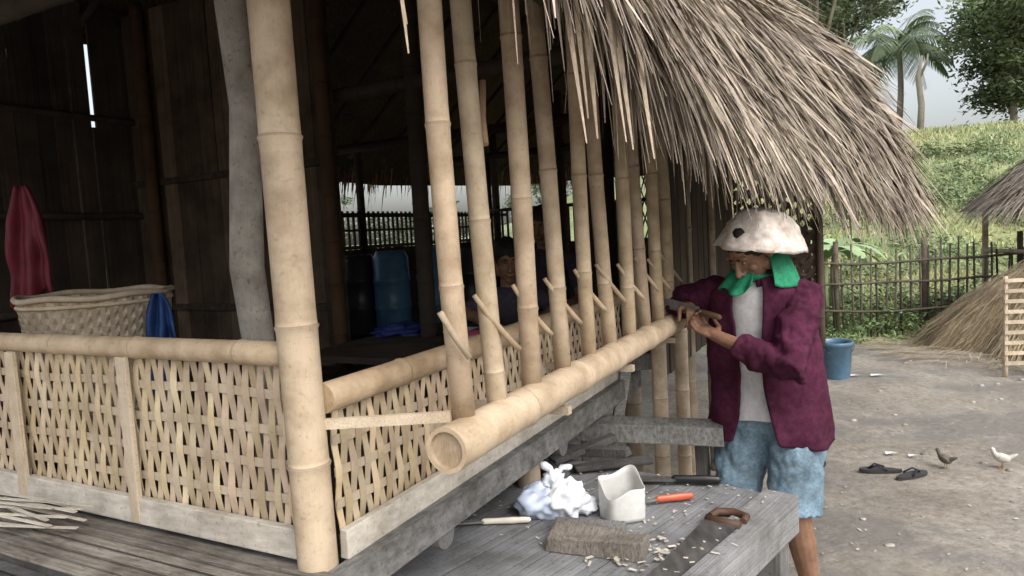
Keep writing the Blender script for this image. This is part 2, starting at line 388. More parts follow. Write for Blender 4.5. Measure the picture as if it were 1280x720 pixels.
# fence
mb=MB()
x=3.0
while x<8.3:
    y=9.25+.15*math.sin(x*.7); z=H(x,y); h=U(.98,1.28); c=U(.14,.42)
    mb.tube([(x,y,z-.1),(x+U(-.04,.04),y+U(-.02,.02),z+h)],[U(.015,.024),.013],6,(c,c*.93,c*.82))
    x+=U(.07,.13)
for zz in (.35,.72,1.0):
    mb.tube([(3.0+i*.53,9.22+.15*math.sin((3+i*.53)*.7),H(3+i*.53,9.25)+zz+U(-.02,.02)) for i in range(11)],.017,7,(.32,.29,.25))
for x in (3.1,4.4,5.6,6.9,8.2): mb.tube([(x,9.3,0),(x,9.3,1.3)],.035,8,(.35,.3,.25))
mb.build('bamboo_fence',['greypost'])

# ================================================================ straw stack + small thatched hut at right
def thatch_cover(mb,pt,n,Lr,wr,cf,droop=.2,lift=.02):
    for i in range(n):
        p,dn,nr=pt(R(),R())
        d=(dn+V((U(-.25,.25),U(-.25,.25),U(-.12,.12)))).normalized()
        mb.blade(p+nr*U(0,lift),(d+nr*U(0,.1)).normalized(),U(*Lr),U(*wr),nr,droop,cf(),0)
mb=MB()
cS=V((6.65,7.9,0))
def pile(u,v):
    an=u*6.283; f=v**.6
    lob=1+.18*math.sin(an*3+1)+.08*math.sin(an*7)
    r=1.7*f*lob; z=1.32*(1-f)**.8*(1+.12*math.sin(an*2+f*3))
    p=cS+V((math.cos(an)*r,math.sin(an)*r*.7,z)); nr=V((math.cos(an),math.sin(an),1)).normalized(); dn=V((math.cos(an),math.sin(an),-1.1)).normalized()
    return p,dn,nr
nn=28
rows=[]
for i in range(11):
    f=i/10; rows.append([pile(j/nn,f**(1/.6) if f>0 else 0)[0] for j in range(nn)])
for i in range(10):
    for j in range(nn):
        k=(j+1)%nn; mb.poly([rows[i][j],rows[i][k],rows[i+1][k],rows[i+1][j]],.5,0,sm=True)
thatch_cover(mb,pile,7500,(.2,.5),(.006,.014),lambda:(lambda q:(q,q*.96,q*.9))(U(.45,1.2)),.3,.06)
for i in range(600):
    an=U(2.2,5.0); r=U(1.4,2.3); p=cS+V((math.cos(an)*r,math.sin(an)*r*.7,.03)); a=an+U(-.8,.8)
    mb.blade(p,V((math.cos(a),math.sin(a),U(-.02,.1))).normalized(),U(.2,.5),.009,UP,.05,U(.6,1.1))
mb.build('straw_pile',['straw'])
hut2=empty('thatched_shed')
mb=MB(); c0=V((7.40,8.75,0))
def sroof(u,v):
    an=u*6.283; f=v
    r=.10+1.12*f; z=2.60-.80*f-.2*f*f
    sq=1/max(abs(math.cos(an)),abs(math.sin(an)))**.6
    p=c0+V((math.cos(an)*r*sq,math.sin(an)*r*sq,z)); nr=V((math.cos(an),math.sin(an),1)).normalized(); dn=V((math.cos(an),math.sin(an),-.9)).normalized()
    return p,dn,nr
rows=[[sroof(j/28,i/8)[0] for j in range(28)] for i in range(9)]
for i in range(8):
    for j in range(28):
        k=(j+1)%28; mb.poly([rows[i][j],rows[i][k],rows[i+1][k],rows[i+1][j]],.4,0)
thatch_cover(mb,sroof,3600,(.25,.5),(.012,.025),lambda:(lambda q:(q,q*.97,q*.92))(U(.5,1.2)),.4,.05)
mb.build('roof',['thatch'],hut2)
mb=MB()
for dx in (-.8,.8):
    for dy in (-.8,.8): mb.bamboo(c0+V((dx,dy,0)),c0+V((dx,dy,1.8)),.04,.8)
for zz in (.45,1.05): 
    mb.bamboo(c0+V((-.85,-.8,zz)),c0+V((.85,-.8,zz)),.03,.8); mb.bamboo(c0+V((-.8,-.85,zz)),c0+V((-.8,.85,zz)),.03,.8)
mb.build('frame',['bamboo'],hut2)
pen=empty('bamboo_pen')
mb=MB()
for i in range(5): mb.bamboo((4.72+i*.3,6.55-i*.04,0),(4.72+i*.3,6.55-i*.04,.98),.022,.95)
for i in range(9): mb.beam((4.69,6.52,.14+i*.1),(6.2,6.33,.14+i*.1),.012,.035,U(.8,1.1))
mb.build('panel',['strip'],pen)

# ================================================================ MAIN HUT
hut=empty('bamboo_hut')
mb=MB()
mb.bamboo((-.443,1.45,0),(-.466,1.45,2.7),.0445,(1.0,.98,.96),gap=.36,n=24,taper=.97,bend=.008)
mb.build('corner_post',['bamboo'],hut)
mb=MB()
pp=[W(.17,.33,.3),W(.165,.33,.9),W(.175,.325,1.25),W(.155,.335,1.6),W(.175,.32,2.0),W(.16,.33,2.4),W(.16,.33,3.1)]
mb.tube(pp,[.045,.042,.038,.042,.036,.04,.036],14,(1.05,1.05,1.05))
mb.build('tree_trunk_post',['greypost'],hut,disp=.008,dscale=.06)
mb=MB()
mb.bamboo(W(.0,.05,1.417),W(0.02,3.25,1.417),.028,(1.02,.98,.93),gap=.42,n=16,bend=.004)
mb.bamboo(W(.03,0,1.315),W(2.1,-.01,1.32),.034,(.84,.78,.70),gap=.4,n=16)
mb.bamboo(W(.05,-.30,1.222),W(2.02,-.30,1.222),.048,(1.06,1.03,1.0),gap=.38,n=26,hollow=True,taper=.92)
mb.build('rails',['bamboo'],hut)
mb=MB()
mb.beam(W(.02,-.01,1.262),W(.12,-.27,1.272),.014,.022,1)
for s in (.62,1.2,1.8): mb.beam(W(s,.02,1.158),W(s,-.33,1.160),.025,.022,.75)
mb.build('outriggers',['strip'],hut)
mb=MB()
SL=[.15,.30,.485,.69,.90,1.10,1.31,1.51,1.70,1.88]
for i,s in enumerate(SL):
    tp=W(s-.045+U(-.012,.012),-.30+.03*(i%2),2.42); c=U(.84,1.04)
    mb.bamboo(W(s,-.285,1.235),tp,.0245+U(-.002,.002),(c,c*U(.95,.99),c*U(.88,.97)),gap=.33,n=16,bend=.008,taper=.97)
mb.build('window_slats',['bamboo'],hut)
mb=MB()
for i,s in enumerate(SL):
    if i==0:
        continue
    z=1.43+U(-.015,.02)
    a=W(s+.012,-.325,z-.03); m_=W(s-.02,-.29,z+.03); b_=W(s-.045+U(-.015,.01),-.265,z+.085)
    c=U(.75,1)
    mb.tube([W(s+.03,-.335,z-.05),a,m_,b_],[.007,.008,.0075,.006],8,(c,c*.95,c*.88))
mb.tube([W(.12,-.325,1.40),W(.09,-.31,1.45),W(.075,-.29,1.50)],.007,8,.85)
for s in (.40,.56,.76): mb.tube([W(s-.06,-.27,1.86),W(s-.03,-.25,1.93),W(s+.0,-.24,2.02)],.008,8,(.8,.7,.6))
mb.build('pegs',['bamboo'],hut)
def weave(name,P,L0,z0,z1,rows,seed=0):
    mb=MB(); n=int(L0/.0245); hz=(z1-z0)
    for r_ in range(rows+1):
        z=z0+hz*(r_+.0)/rows
        A=[P(x*L0/90,0+.0,z+.003*math.sin(x*.5+r_)) for x in range(91)]
        for x in range(90):
            a,b_=A[x],A[x+1]; mb.poly([a-UP*.011,b_-UP*.011,b_+UP*.011,a+UP*.011],.85,0,uv=[(0,x*.05),(0,x*.05+.05),(.016,x*.05+.05),(.016,x*.05)])
    for i in range(n):
        x0=(i+.5)*L0/n+U(-.002,.002); w=U(.0092,.0110); par=i%2; c=U(.70,1.14); cl0=V((c,c*U(.93,1.0),c*U(.82,.97))); o=U(0,9)
        prev=None; K=rows*7
        lean=U(-.003,.003)
        for k in range(K+1):
            f=k/K; z=z0+hz*f
            ph=(f*rows+.5)*math.pi+par*math.pi
            dep=-.0045*math.sin(ph)
            xx=x0+lean*(f-.5)+.0008*math.sin(f*9+i*1.7)
            ww=w*(.90+.14*abs(math.sin(ph)))
            cl=tuple(cl0*(1+.12*noise.noise(V((i*.7,f*4,2)))))
            a,b_=P(xx-ww,dep,z),P(xx+ww,dep,z)
            a2,b2=P(xx-ww,dep+.0025,z),P(xx+ww,dep+.0025,z)
            if prev:
                v0,v1=(k-1)*hz/K+o,k*hz/K+o
                mb.poly([prev[0],prev[1],b_,a],cl,0,[(o,v0),(o+.02,v0),(o+.02,v1),(o,v1)])
                mb.poly([prev[2],prev[3],b2,a2],cl,0,[(o,v0),(o+.02,v0),(o+.02,v1),(o,v1)])
                mb.poly([prev[0],a,a2,prev[2]],cl,0,[(o,v0),(o,v1),(o+.002,v1),(o+.002,v0)]); mb.poly([prev[1],b_,b2,prev[3]],cl,0,[(o,v0),(o,v1),(o+.002,v1),(o+.002,v0)])
            prev=(a,b_,a2,b2)
    return mb.build(name,['strip'],hut)
weave('front_woven_panel',lambda x,d,z:W(.01+d,.05+x,z),3.15,1.0,1.405,5)
weave('side_woven_panel',lambda x,d,z:W(.05+x,.0+d,z),2.0,.99,1.29,4)
mb=MB()
for t in (.62,1.13,1.75,2.4,3.0): mb.box(W(-.014,t,1.18),(E2,D2,UP),(.020,.006,.215),U(.85,1.0),jit=.003)
mb.build('battens',['strip'],hut,bevel=.002)
mb=MB()
mb.box(W(-.006,1.63,.995),(E2,D2,UP),(1.6,.012,.034),1,jit=.002)
mb.box(W(1.06,-.02,.985),(D2,E2,UP),(1.02,.012,.034),1,jit=.002)
mb.build('base_boards',['pale'],hut,bevel=.003)
mb=MB()
mb.box(W(1.04,-.045,.915),(D2,E2,UP),(1.1,.02,.042),.7,jit=.004)
mb.box(W(.0,1.6,.925),(E2,D2,UP),(1.65,.03,.02),.8,jit=.002)
for i in range(6): mb.box(W(-.04-.033*i,1.55+U(-.03,.03),.952-.003*i),(E2,D2,UP),(1.62,.0145,.005),(lambda q:(q,q*.92,q*.82))(U(.6,1.0)),jit=.003)
for t in (.15,.9,1.7,2.5): mb.beam(W(-.26,t,.925),W(.1,t,.925),.03,.03,.8)
for s in (.4,1.2,2.0): mb.bamboo(W(s,-.05,.86),W(s,3.2,.86),.04,.7)
for i in range(9): mb.bamboo(W(-.55+.09*i,.25,.66+.01*(i%2)),W(-.5+.09*i,3.0,.66),.02,.8)
mb.build('floor_edge',['grey'],hut,bevel=.003)
pil=MB()
for i in range(12):
    a=U(-.3,.16); d=(E2*math.cos(a)+D2*math.sin(a)+UP*U(-.02,.03)).normalized(); c=W(-.11+U(-.05,.05),.92+U(-.08,.1),.968+.004*i)
    pil.beam(c-d*U(.14,.2),c+d*U(.1,.17),.010,.0025,U(1.0,1.25))
pil.build('bamboo_strips_pile',['pale'])
mb=MB()
for (s,t,h,r,c) in ((2.02,-.19,1.17,.038,1.2),(2.12,-.27,1.2,.034,1.15),(2.2,.0,2.5,.045,.6),(1.1,.05,.9,.045,.7),(1.7,.25,.9,.045,.6),(2.25,1.2,.9,.05,.6),(.0,1.6,.9,.045,.7),(0,3.2,3.1,.045,.8),(2.9,-.12,2.4,.045,.45),(3.5,-.14,2.4,.04,.45)):
    mb.bamboo(W(s,t,-.02),W(s,t,h),r,(c,c,c*1.03))
mb.build('support_posts',['bamboo'],hut)
mb=MB()
mb.beam((.16,2.98,.79),(.84,2.80,.775),.12,.085,.72,jit=.006)
mb.beam((.30,3.25,.99),(.66,3.28,1.0),.05,.075,1.1,jit=.004)
mb.beam((.30,3.10,.0),(.31,3.10,.76),.06,.06,.8,jit=.004)
mb.beam((.80,2.92,.0),(.78,2.90,.74),.05,.05,.8,jit=.004)
mb.beam((.42,3.12,.6),(.5,3.12,1.0),.05,.05,1.2,jit=.004)
mb.beam((.02,2.80,.76),(.42,2.62,.78),.05,.04,.4,jit=.008); mb.beam((.12,2.62,.755),(.38,2.76,.80),.04,.03,.35,jit=.006)
mb.beam((-.1,2.9,.75),(.12,2.5,.76),.06,.03,.3,jit=.008); mb.beam((.2,2.55,.75),(.5,2.58,.752),.05,.03,.3,jit=.008)
mb.build('scrap_timber_bench',['grey'],None,bevel=.004)
mb=MB()
for i in range(80):
    mb.box(W(3.5,.03+.04*i,.955+U(-.002,.002)),(D2,E2,UP),(3.45,.0185,.008),U(.6,1.1))
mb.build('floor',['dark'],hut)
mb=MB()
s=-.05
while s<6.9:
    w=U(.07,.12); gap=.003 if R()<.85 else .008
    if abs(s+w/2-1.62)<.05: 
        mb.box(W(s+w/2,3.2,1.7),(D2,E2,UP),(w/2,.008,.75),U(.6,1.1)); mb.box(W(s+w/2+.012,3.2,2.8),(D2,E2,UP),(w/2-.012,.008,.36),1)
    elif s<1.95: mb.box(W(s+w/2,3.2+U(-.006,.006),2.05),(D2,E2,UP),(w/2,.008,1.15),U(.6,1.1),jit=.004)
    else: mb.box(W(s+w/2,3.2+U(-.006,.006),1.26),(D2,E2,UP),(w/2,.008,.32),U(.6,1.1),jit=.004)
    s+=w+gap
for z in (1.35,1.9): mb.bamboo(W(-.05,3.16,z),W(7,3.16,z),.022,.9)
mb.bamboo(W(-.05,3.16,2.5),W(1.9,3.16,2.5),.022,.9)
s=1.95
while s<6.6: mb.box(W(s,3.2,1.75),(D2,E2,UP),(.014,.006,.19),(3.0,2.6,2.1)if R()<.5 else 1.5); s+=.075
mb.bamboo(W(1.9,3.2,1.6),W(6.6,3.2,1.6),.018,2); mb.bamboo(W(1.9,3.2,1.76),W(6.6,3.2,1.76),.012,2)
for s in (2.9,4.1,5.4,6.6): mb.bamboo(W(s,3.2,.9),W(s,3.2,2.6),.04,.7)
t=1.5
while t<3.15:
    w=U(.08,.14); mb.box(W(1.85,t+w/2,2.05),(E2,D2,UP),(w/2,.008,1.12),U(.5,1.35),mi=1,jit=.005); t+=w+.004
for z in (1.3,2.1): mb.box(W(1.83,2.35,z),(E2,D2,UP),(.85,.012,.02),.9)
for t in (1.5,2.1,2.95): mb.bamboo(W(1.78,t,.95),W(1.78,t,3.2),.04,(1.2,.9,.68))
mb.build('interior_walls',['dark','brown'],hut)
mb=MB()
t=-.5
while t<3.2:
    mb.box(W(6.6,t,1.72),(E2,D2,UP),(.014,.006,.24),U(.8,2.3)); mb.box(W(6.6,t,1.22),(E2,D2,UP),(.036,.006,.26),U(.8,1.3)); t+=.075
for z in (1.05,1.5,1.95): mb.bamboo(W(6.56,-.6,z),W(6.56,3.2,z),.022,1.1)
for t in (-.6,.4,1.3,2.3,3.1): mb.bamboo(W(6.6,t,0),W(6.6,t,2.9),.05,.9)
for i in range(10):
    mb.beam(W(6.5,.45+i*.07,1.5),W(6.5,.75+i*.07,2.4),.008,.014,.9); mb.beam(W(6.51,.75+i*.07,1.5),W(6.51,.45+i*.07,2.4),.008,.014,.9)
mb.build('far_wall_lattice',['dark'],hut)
mb=MB()
for i in range(13): mb.box(W(2.3+.15*i,-.14,1.55),(D2,E2,UP),(.068,.008,.66),U(.6,1.1),jit=.004)
TL=-.74
for i in range(-14,14):
    for sg in (-1,1):
        t0,t1=TL,-.15; z0,z1=.75,2.1; c=i*.075; wd_=t1-t0
        if sg>0: a=(t0,1.1+c*1.2); b_=(t1,1.1+c*1.2+wd_)
        else: a=(t0,1.75+c*1.2); b_=(t1,1.75+c*1.2-wd_)
        def cl(p,q):
            if p[1]<z0: f=(z0-p[1])/(q[1]-p[1]) if q[1]!=p[1] else 0; p=(p[0]+(q[0]-p[0])*f,z0)
            if p[1]>z1: f=(z1-p[1])/(q[1]-p[1]) if q[1]!=p[1] else 0; p=(p[0]+(q[0]-p[0])*f,z1)
            return p
        if max(a[1],b_[1])<=z0 or min(a[1],b_[1])>=z1: continue
        a2,b2=cl(a,b_),cl(b_,a)
        if abs(a2[0]-b2[0])<.02: continue
        mb.beam(W(4.3+.006*sg,a2[0],a2[1]),W(4.3+.006*sg,b2[0],b2[1]),.006,.030,1.3)
mb.bamboo(W(4.3,TL-.01,.72),W(4.3,TL-.01,2.2),.028,1.5); mb.bamboo(W(4.3,-.13,0),W(4.3,-.13,2.2),.035,1.3)
mb.bamboo(W(4.28,TL,.75),W(4.28,-.13,.75),.02,1.2); mb.bamboo(W(4.28,TL,2.1),W(4.28,-.13,2.1),.02,1.2)
mb.beam(W(4.3,-.4,0),W(4.3,-.4,.74),.05,.05,1.2)
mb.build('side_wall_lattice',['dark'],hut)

# ---- roof
E=[(-.80,-.45,2.50,.7,.7),(.05,-.50,2.36,0,1),(.55,-.53,2.20,0,1),(1.25,-.58,2.08,0,1),(1.9,-.74,1.97,0,1),(2.48,-.97,1.89,0,1),(2.88,-1.17,1.85,0,1),(3.4,-1.17,1.84,0,1),(4.6,-1.08,1.87,0,1),(6,-.98,1.9,0,1),(7.9,-.85,2.3,-.6,.8),(8.1,.6,2.35,-1,0),(8.1,2.4,2.4,-1,0),(8.0,3.6,2.4,-.7,-.7),(5,3.65,2.3,0,-1),(2.4,3.65,2.35,0,-1),(1.95,3.4,3.1,0,-1),(-.6,3.4,2.7,.7,-.7),(-.8,1.6,2.48,1,0)]
PR=[(0,0),(.10,.30),(.28,.62),(.62,.98),(1.5,1.6)]
def ept(i):
    n=len(E); a=int(math.floor(i))%n; f=i-math.floor(i); b_=(a+1)%n
    return [E[a][k]*(1-f)+E[b_][k]*f for k in range(5)]
def rpt(i,h):
    e=ept(i); j=min(int(h),3); f=h-j
    o=PR[j][0]*(1-f)+PR[j+1][0]*f; dz=PR[j][1]*(1-f)+PR[j+1][1]*f
    L0=math.hypot(e[3],e[4]) or 1
    return W(e[0]+e[3]/L0*o,e[1]+e[4]/L0*o,e[2]+dz)
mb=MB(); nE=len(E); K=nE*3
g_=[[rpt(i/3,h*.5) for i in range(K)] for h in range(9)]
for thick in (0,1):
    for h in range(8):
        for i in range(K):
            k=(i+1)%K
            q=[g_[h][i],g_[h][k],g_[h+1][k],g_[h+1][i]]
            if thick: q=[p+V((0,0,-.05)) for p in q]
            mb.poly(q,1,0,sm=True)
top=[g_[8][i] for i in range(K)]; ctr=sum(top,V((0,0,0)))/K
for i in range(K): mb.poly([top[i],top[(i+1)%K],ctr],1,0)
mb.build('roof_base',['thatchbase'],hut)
mb=MB()
def rsamp(i0,i1,h0=0,h1=3.9):
    i=U(i0,i1); h=U(h0,h1); p=rpt(i,h); dn=(rpt(i,max(h-.1,0))-rpt(i,max(h-.1,0)+.2)).normalized(); al=(rpt(i+.05,h)-rpt(i-.05,h)).normalized()
    nr=al.cross(dn); nr=nr.normalized()
    if nr.z<0: nr=-nr
    return p,dn,nr,h
def tcol():
    q=U(.36,1.05)
    if R()<.10: q=1.3
    return (q,q*U(.93,1.0),q*U(.84,.98))
segs=[(0,1,500),(1,2,1500),(2,3,3200),(3,4,3200),(4,5,3200),(5,6,2800),(6,7,1800),(7,10,1600),(10,19,1500)]
for a,b_,n in segs:
    for i in range(n):
        p,dn,nr,h=rsamp(a,b_)
        jj=.16+.32*(R()<.18)
        d=(dn+V((U(-jj,jj),U(-jj,jj),U(-.1,.1)))+nr*U(0,.2)).normalized()
        n2=(nr+V((U(-.5,.5),U(-.5,.5),U(-.3,.3)))).normalized()
        mb.blade(p+nr*U(.0,.06),d,U(.18,.48),U(.006,.019),n2,U(.0,.6),tcol())
for a,b_,n in [(0,1,200),(1,2,420),(2,3,760),(3,4,560),(4,5,500),(5,6,440),(6,7,300),(7,10,400),(10,14,500),(14,16,700),(16,19,300)]:
    for i in range(n):
        p,dn,nr,h=rsamp(a,b_,0,.4)
        d=(dn*.8+V((U(-.24,.24),U(-.24,.24),-U(.3,1.1)))).normalized()
        n2=(nr+V((U(-.8,.8),U(-.8,.8),U(-.3,.3)))).normalized()
        L0=U(.12,.3) if R()<.78 else U(.28,.48)
        cc=tcol()
        if a>=10: cc=(cc[0]*.9,cc[1]*.6,cc[2]*.4)
        mb.blade(p+nr*U(-.03,.05)-dn*.05,d,L0,U(.006,.018),n2,U(.1,1.0),cc)
for (x,y,z0,L0,w) in ((-.156,1.05,2.3,.38,.012),(-.285,1.12,2.3,.2,.012),(-.17,1.06,2.3,.33,.008),(.13,1.50,2.3,.47,.014),(.16,1.52,2.3,.41,.014),(.19,1.55,2.25,.40,.018),(.25,1.55,2.2,.38,.016),(.22,1.5,2.25,.42,.012),(.3,1.6,2.2,.40,.016)):
    mb.blade(V((x,y,z0)),V((.07+U(-.04,.04),U(-.05,.05),-1)).normalized(),L0,w,V((.3,-1,0)).normalized(),.0,(1.35,1.27,1.15))
mb.build('roof_thatch',['thatch'],hut)
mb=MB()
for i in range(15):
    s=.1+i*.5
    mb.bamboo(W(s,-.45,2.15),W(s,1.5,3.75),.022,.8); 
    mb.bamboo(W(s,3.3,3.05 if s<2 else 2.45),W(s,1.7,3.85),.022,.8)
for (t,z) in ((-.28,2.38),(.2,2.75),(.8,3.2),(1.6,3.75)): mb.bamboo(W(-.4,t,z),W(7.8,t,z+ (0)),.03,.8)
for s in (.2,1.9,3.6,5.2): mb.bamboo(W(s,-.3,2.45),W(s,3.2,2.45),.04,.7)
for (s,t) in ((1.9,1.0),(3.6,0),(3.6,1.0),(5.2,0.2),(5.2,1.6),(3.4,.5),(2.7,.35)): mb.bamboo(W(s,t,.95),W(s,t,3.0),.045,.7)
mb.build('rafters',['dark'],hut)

# ================================================================ interior things
for i,(x,y,c) in enumerate(((-1.13,5.1,(.05,.055,.065)),(-.87,5.0,(.13,.30,.52)),(-.57,5.1,(.13,.28,.48)),(-.30,5.35,(.04,.045,.05)),(-.98,5.55,(.10,.22,.4)))):
    mb=MB(); h=.62+U(-.04,.04)
    mb.lathe((x,y,.965),[(0,0),(.12,0),(.13,.02),(.13,.18),(.136,.19),(.136,.21),(.13,.22),(.13,.38),(.136,.39),(.136,.41),(.13,.42),(.128,h-.05),(.10,h),(.085,h),(.085,h-.02),(0,h-.02)],24,c)
    mb.build('plastic_barrel',['plastic'])
bk=empty('woven_basket')
mb=MB(); bc=V((-1.40,2.32,.965))
mb.lathe(bc,[(.15+.075*(i/30)**.7,.56*i/30) for i in range(31)],112,.78,0,wv=.003,chk=.34)
mb.build('body',['strip'],bk)
mb=MB(); mb.tube([bc+V((.228*math.cos(a*6.2832/40),.228*math.sin(a*6.2832/40),.56+.004*math.sin(a*.9))) for a in range(41)],.010,8,.75,cap=False)
mb.tube([bc+V((.224*math.cos(a*6.2832/40),.224*math.sin(a*6.2832/40),.535)) for a in range(41)],.007,8,.85,cap=False)
mb.build('rim',['strip'],bk)
def cloth(name,p,wv,h,col,amp=.02,n=16,m=20,mat='plain'):
    mb=MB(); p=V(p); wv=V(wv); nr=wv.cross(UP).normalized(); rows=[]
    for i in range(m+1):
        r=[]
        for j in range(n+1):
            f=j/n; g0=i/m
            r.append(p+wv*((f-.5)*(.35+.9*g0**.7+.2*math.sin(g0*5)))-UP*(h*g0+ .06*math.sin(f*6)*g0)+nr*(amp*math.sin(f*14+g0*2)+amp*noise.noise(V((f*3,g0*3,p.x)))*3))
        rows.append(r)
    for i in range(m):
        for j in range(n): mb.poly([rows[i][j],rows[i][j+1],rows[i+1][j+1],rows[i+1][j]],tuple(v*U(.85,1.1) for v in col),0,sm=True)
    return mb.build(name,[mat],solid=.004,weld=1)
cloth('red_cloth',(-1.82,2.62,1.93),(.14,.03,0),.45,(.15,.02,.035))
cloth('blue_cloth',(-1.16,2.25,1.52),(.08,.03,0),.3,(.03,.08,.24))
it=empty('low_table')
mb=MB()
mb.box(W(1.85,1.0,1.12),(D2,E2,UP),(.55,.35,.015),.9)
for a in (-.5,.5):
    for c in (-.3,.3): mb.box(W(1.85+a,1.0+c,1.03),(D2,E2,UP),(.025,.025,.075),.8)
mb.build('top_and_legs',['dark'],it)
pb=W(1.95,.80,1.137)
mb=MB(); mb.lathe(pb,[(0,.004),(.07,.004),(.12,.025),(.125,.027),(.12,.02),(.07,0),(0,0)],26,(.75,.76,.78)); mb.build('plate',['plastic'])
mb=MB(); mb.ball(W(1.95,1.22,1.155),(.14,.11,.04),disp=.6,fr=3,n=28,m=18,col=(.03,.05,.22)); mb.build('blue_cloth',['plain'])
mb=MB(); q=W(1.70,.60,1.137); mb.lathe(q,[(0,0),(.04,0),(.055,.03),(.06,.06),(.055,.06),(.05,.03),(0,.01)],24,(.5,.10,.16)); mb.build('bowl',['plastic'])
mb=MB(); q=W(3.6,1.5,.966); mb.lathe(q,[(0,0),(.12,0),(.17,.07),(.17,.14),(.14,.2),(.12,.21),(.15,.23),(.145,.23),(0,.22)],24,(.3,.3,.3)); mb.build('cooking_pot',['metal'])

# ================================================================ HUMANS
def hand(mb,w,d,nrm,side=1,curl=.5,sc=1.0,thumbcurl=.5,spread=.05):
    w=V(w); d=V(d).normalized(); nrm=(V(nrm)-d*V(nrm).dot(d)).normalized(); ac=d.cross(nrm)*side
    mb.ball(w+d*.045*sc,(.036*sc,.05*sc,.015*sc),(ac,d,nrm),16,10)
    mb.ball(w+d*.065*sc,(.038*sc,.03*sc,.013*sc),(ac,d,nrm),16,10)
    mb.caps([w-d*.03*sc,w+d*.02*sc],[.025*sc,.024*sc],12)
    for k,(o,l) in enumerate(((-.030,.8),(-.0105,.97),(.0105,1.0),(.030,.92))):
        p=w+d*(.082*sc)+ac*(o*sc); a=0; fd=(d+ac*(o*spread*60*.35)).normalized()
        P=[w+d*.06*sc+ac*(o*.85*sc),p]; Q=[.0085*sc,.0088*sc]
        for si,seg in enumerate((.040,.026,.020)):
            a+=curl*(.8 if si==0 else 1.1)
            dd=(fd*math.cos(a)+nrm*math.sin(a)).normalized(); p=p+dd*(seg*l*sc); P.append(p); Q.append((.0085-.0009*si)*sc)
        mb.caps(P,Q,8)
    p=w+d*.022*sc+ac*.030*sc; P=[w+d*.012*sc+ac*.012*sc,p]; Q=[.014*sc,.0125*sc]
    td=(d*.7+ac*.8+nrm*.25).normalized(); p=p+td*.032*sc; P.append(p); Q.append(.0105*sc)
    td=(d*.9+ac*.15*(1-thumbcurl)+nrm*.9*thumbcurl).normalized(); p=p+td*.030*sc; P.append(p);Q.append(.0095*sc)
    p=p+(td+nrm*.3).normalized()*.02*sc; P.append(p);Q.append(.008*sc)
    mb.caps(P,Q,8)
def head(mb,c,F,sc=1.0,up=UP):
    c=V(c);F=V(F).normalized(); Rr=F.cross(V(up)).normalized(); Uu=Rr.cross(F)
    ax=(Rr,F,Uu); q=lambda x,y,z:c+(Rr*x+F*y+Uu*z)*sc
    mb.ball(q(0,-.015,.025),(.074*sc,.093*sc,.088*sc),ax,20,14)
    mb.ball(q(0,.022,-.035),(.058*sc,.062*sc,.075*sc),ax,18,12)
    mb.ball(q(0,.055,-.092),(.026*sc,.022*sc,.018*sc),ax)
    mb.caps([q(0,.082,.012),q(0,.094,-.012),q(0,.106,-.030)],[.008*sc,.011*sc,.013*sc],8)
    for sx_ in (-1,1):
        mb.ball(q(.013*sx_,.094,-.034),(.009*sc,.01*sc,.008*sc),ax,8,6)
        mb.ball(q(.034*sx_,.072,.028),(.026*sc,.012*sc,.009*sc),ax,10,8)
        mb.ball(q(.042*sx_,.060,-.025),(.022*sc,.018*sc,.02*sc),ax,10,8)
        mb.ball(q(.077*sx_,-.012,-.008),(.010*sc,.019*sc,.031*sc),ax,10,8)
        mb.ball(q(.058*sx_,.0,-.06),(.016*sc,.03*sc,.028*sc),ax,10,8)
    mb.ball(q(0,.086,-.058),(.024*sc,.010*sc,.006*sc),ax,10,8); mb.ball(q(0,.084,-.069),(.022*sc,.010*sc,.007*sc),ax,10,8)
    return q,ax
def eyes(q,ax,parent,sc=1.0):
    mb=MB()
    for sx_ in (-1,1):
        mb.ball(q(.031*sx_,.0755,.009),(.0115*sc,.007*sc,.0042*sc),ax,12,8,(.30,.25,.21)); mb.ball(q(.031*sx_,.0805,.009),(.0045*sc,.003*sc,.0042*sc),ax,10,6,(.02,.015,.01))
        mb.caps([q(.018*sx_,.083,.027),q(.046*sx_,.076,.029)],[.004*sc,.003*sc],6,c=(.02,.015,.01))
    mb.build('eyes',['plain'],parent)
    mb=MB(); mb.caps([q(-.02,.092,-.064),q(0,.0955,-.0635),q(.02,.092,-.064)],[.0025,.003,.0025],6,c=(.13,.055,.04)); mb.build('lips',['plain'],parent)

man=empty('man_carving_bamboo')
Fm=V((-.65,-.76,0)); Rm=V((.76,-.65,0))
pel=V((1.04,2.80,.86)); ch=V((1.005,2.765,1.25)); nk=V((.975,2.725,1.43)); hc=V((.935,2.675,1.53))
shL=V((1.125,2.64,1.355)); shR=V((.855,2.875,1.355))
elL=V((.98,2.48,1.11)); wrL=V((.80,2.70,1.20))
elR=V((.69,3.02,1.285)); wrR=V((.745,2.89,1.305))
mb=MB()
mb.ball(pel,(.16,.11,.12),(Rm,-Fm,UP),20,12); mb.caps([pel,(1.03,2.79,1.05),ch,ch.lerp(nk,.6)],[.115,.11,.12,.085],16)
mb.caps([shL,ch.lerp(nk,.4),shR],[.048,.075,.048],14)
mb.caps([ch+UP*.1,nk,hc],[.065,.053,.05],14)
mb.caps([shL,shL.lerp(elL,.5),elL],[.046,.042,.036],12); mb.caps([elL,elL.lerp(wrL,.35),wrL],[.035,.036,.025],12)
mb.caps([shR,shR.lerp(elR,.5),elR],[.046,.042,.036],12); mb.caps([elR,elR.lerp(wrR,.35),wrR],[.035,.036,.025],12)
kL=V((1.08,2.66,.475)); aL=V((1.165,2.71,.09)); kR=V((.905,2.84,.475)); aR=V((.91,2.93,.09))
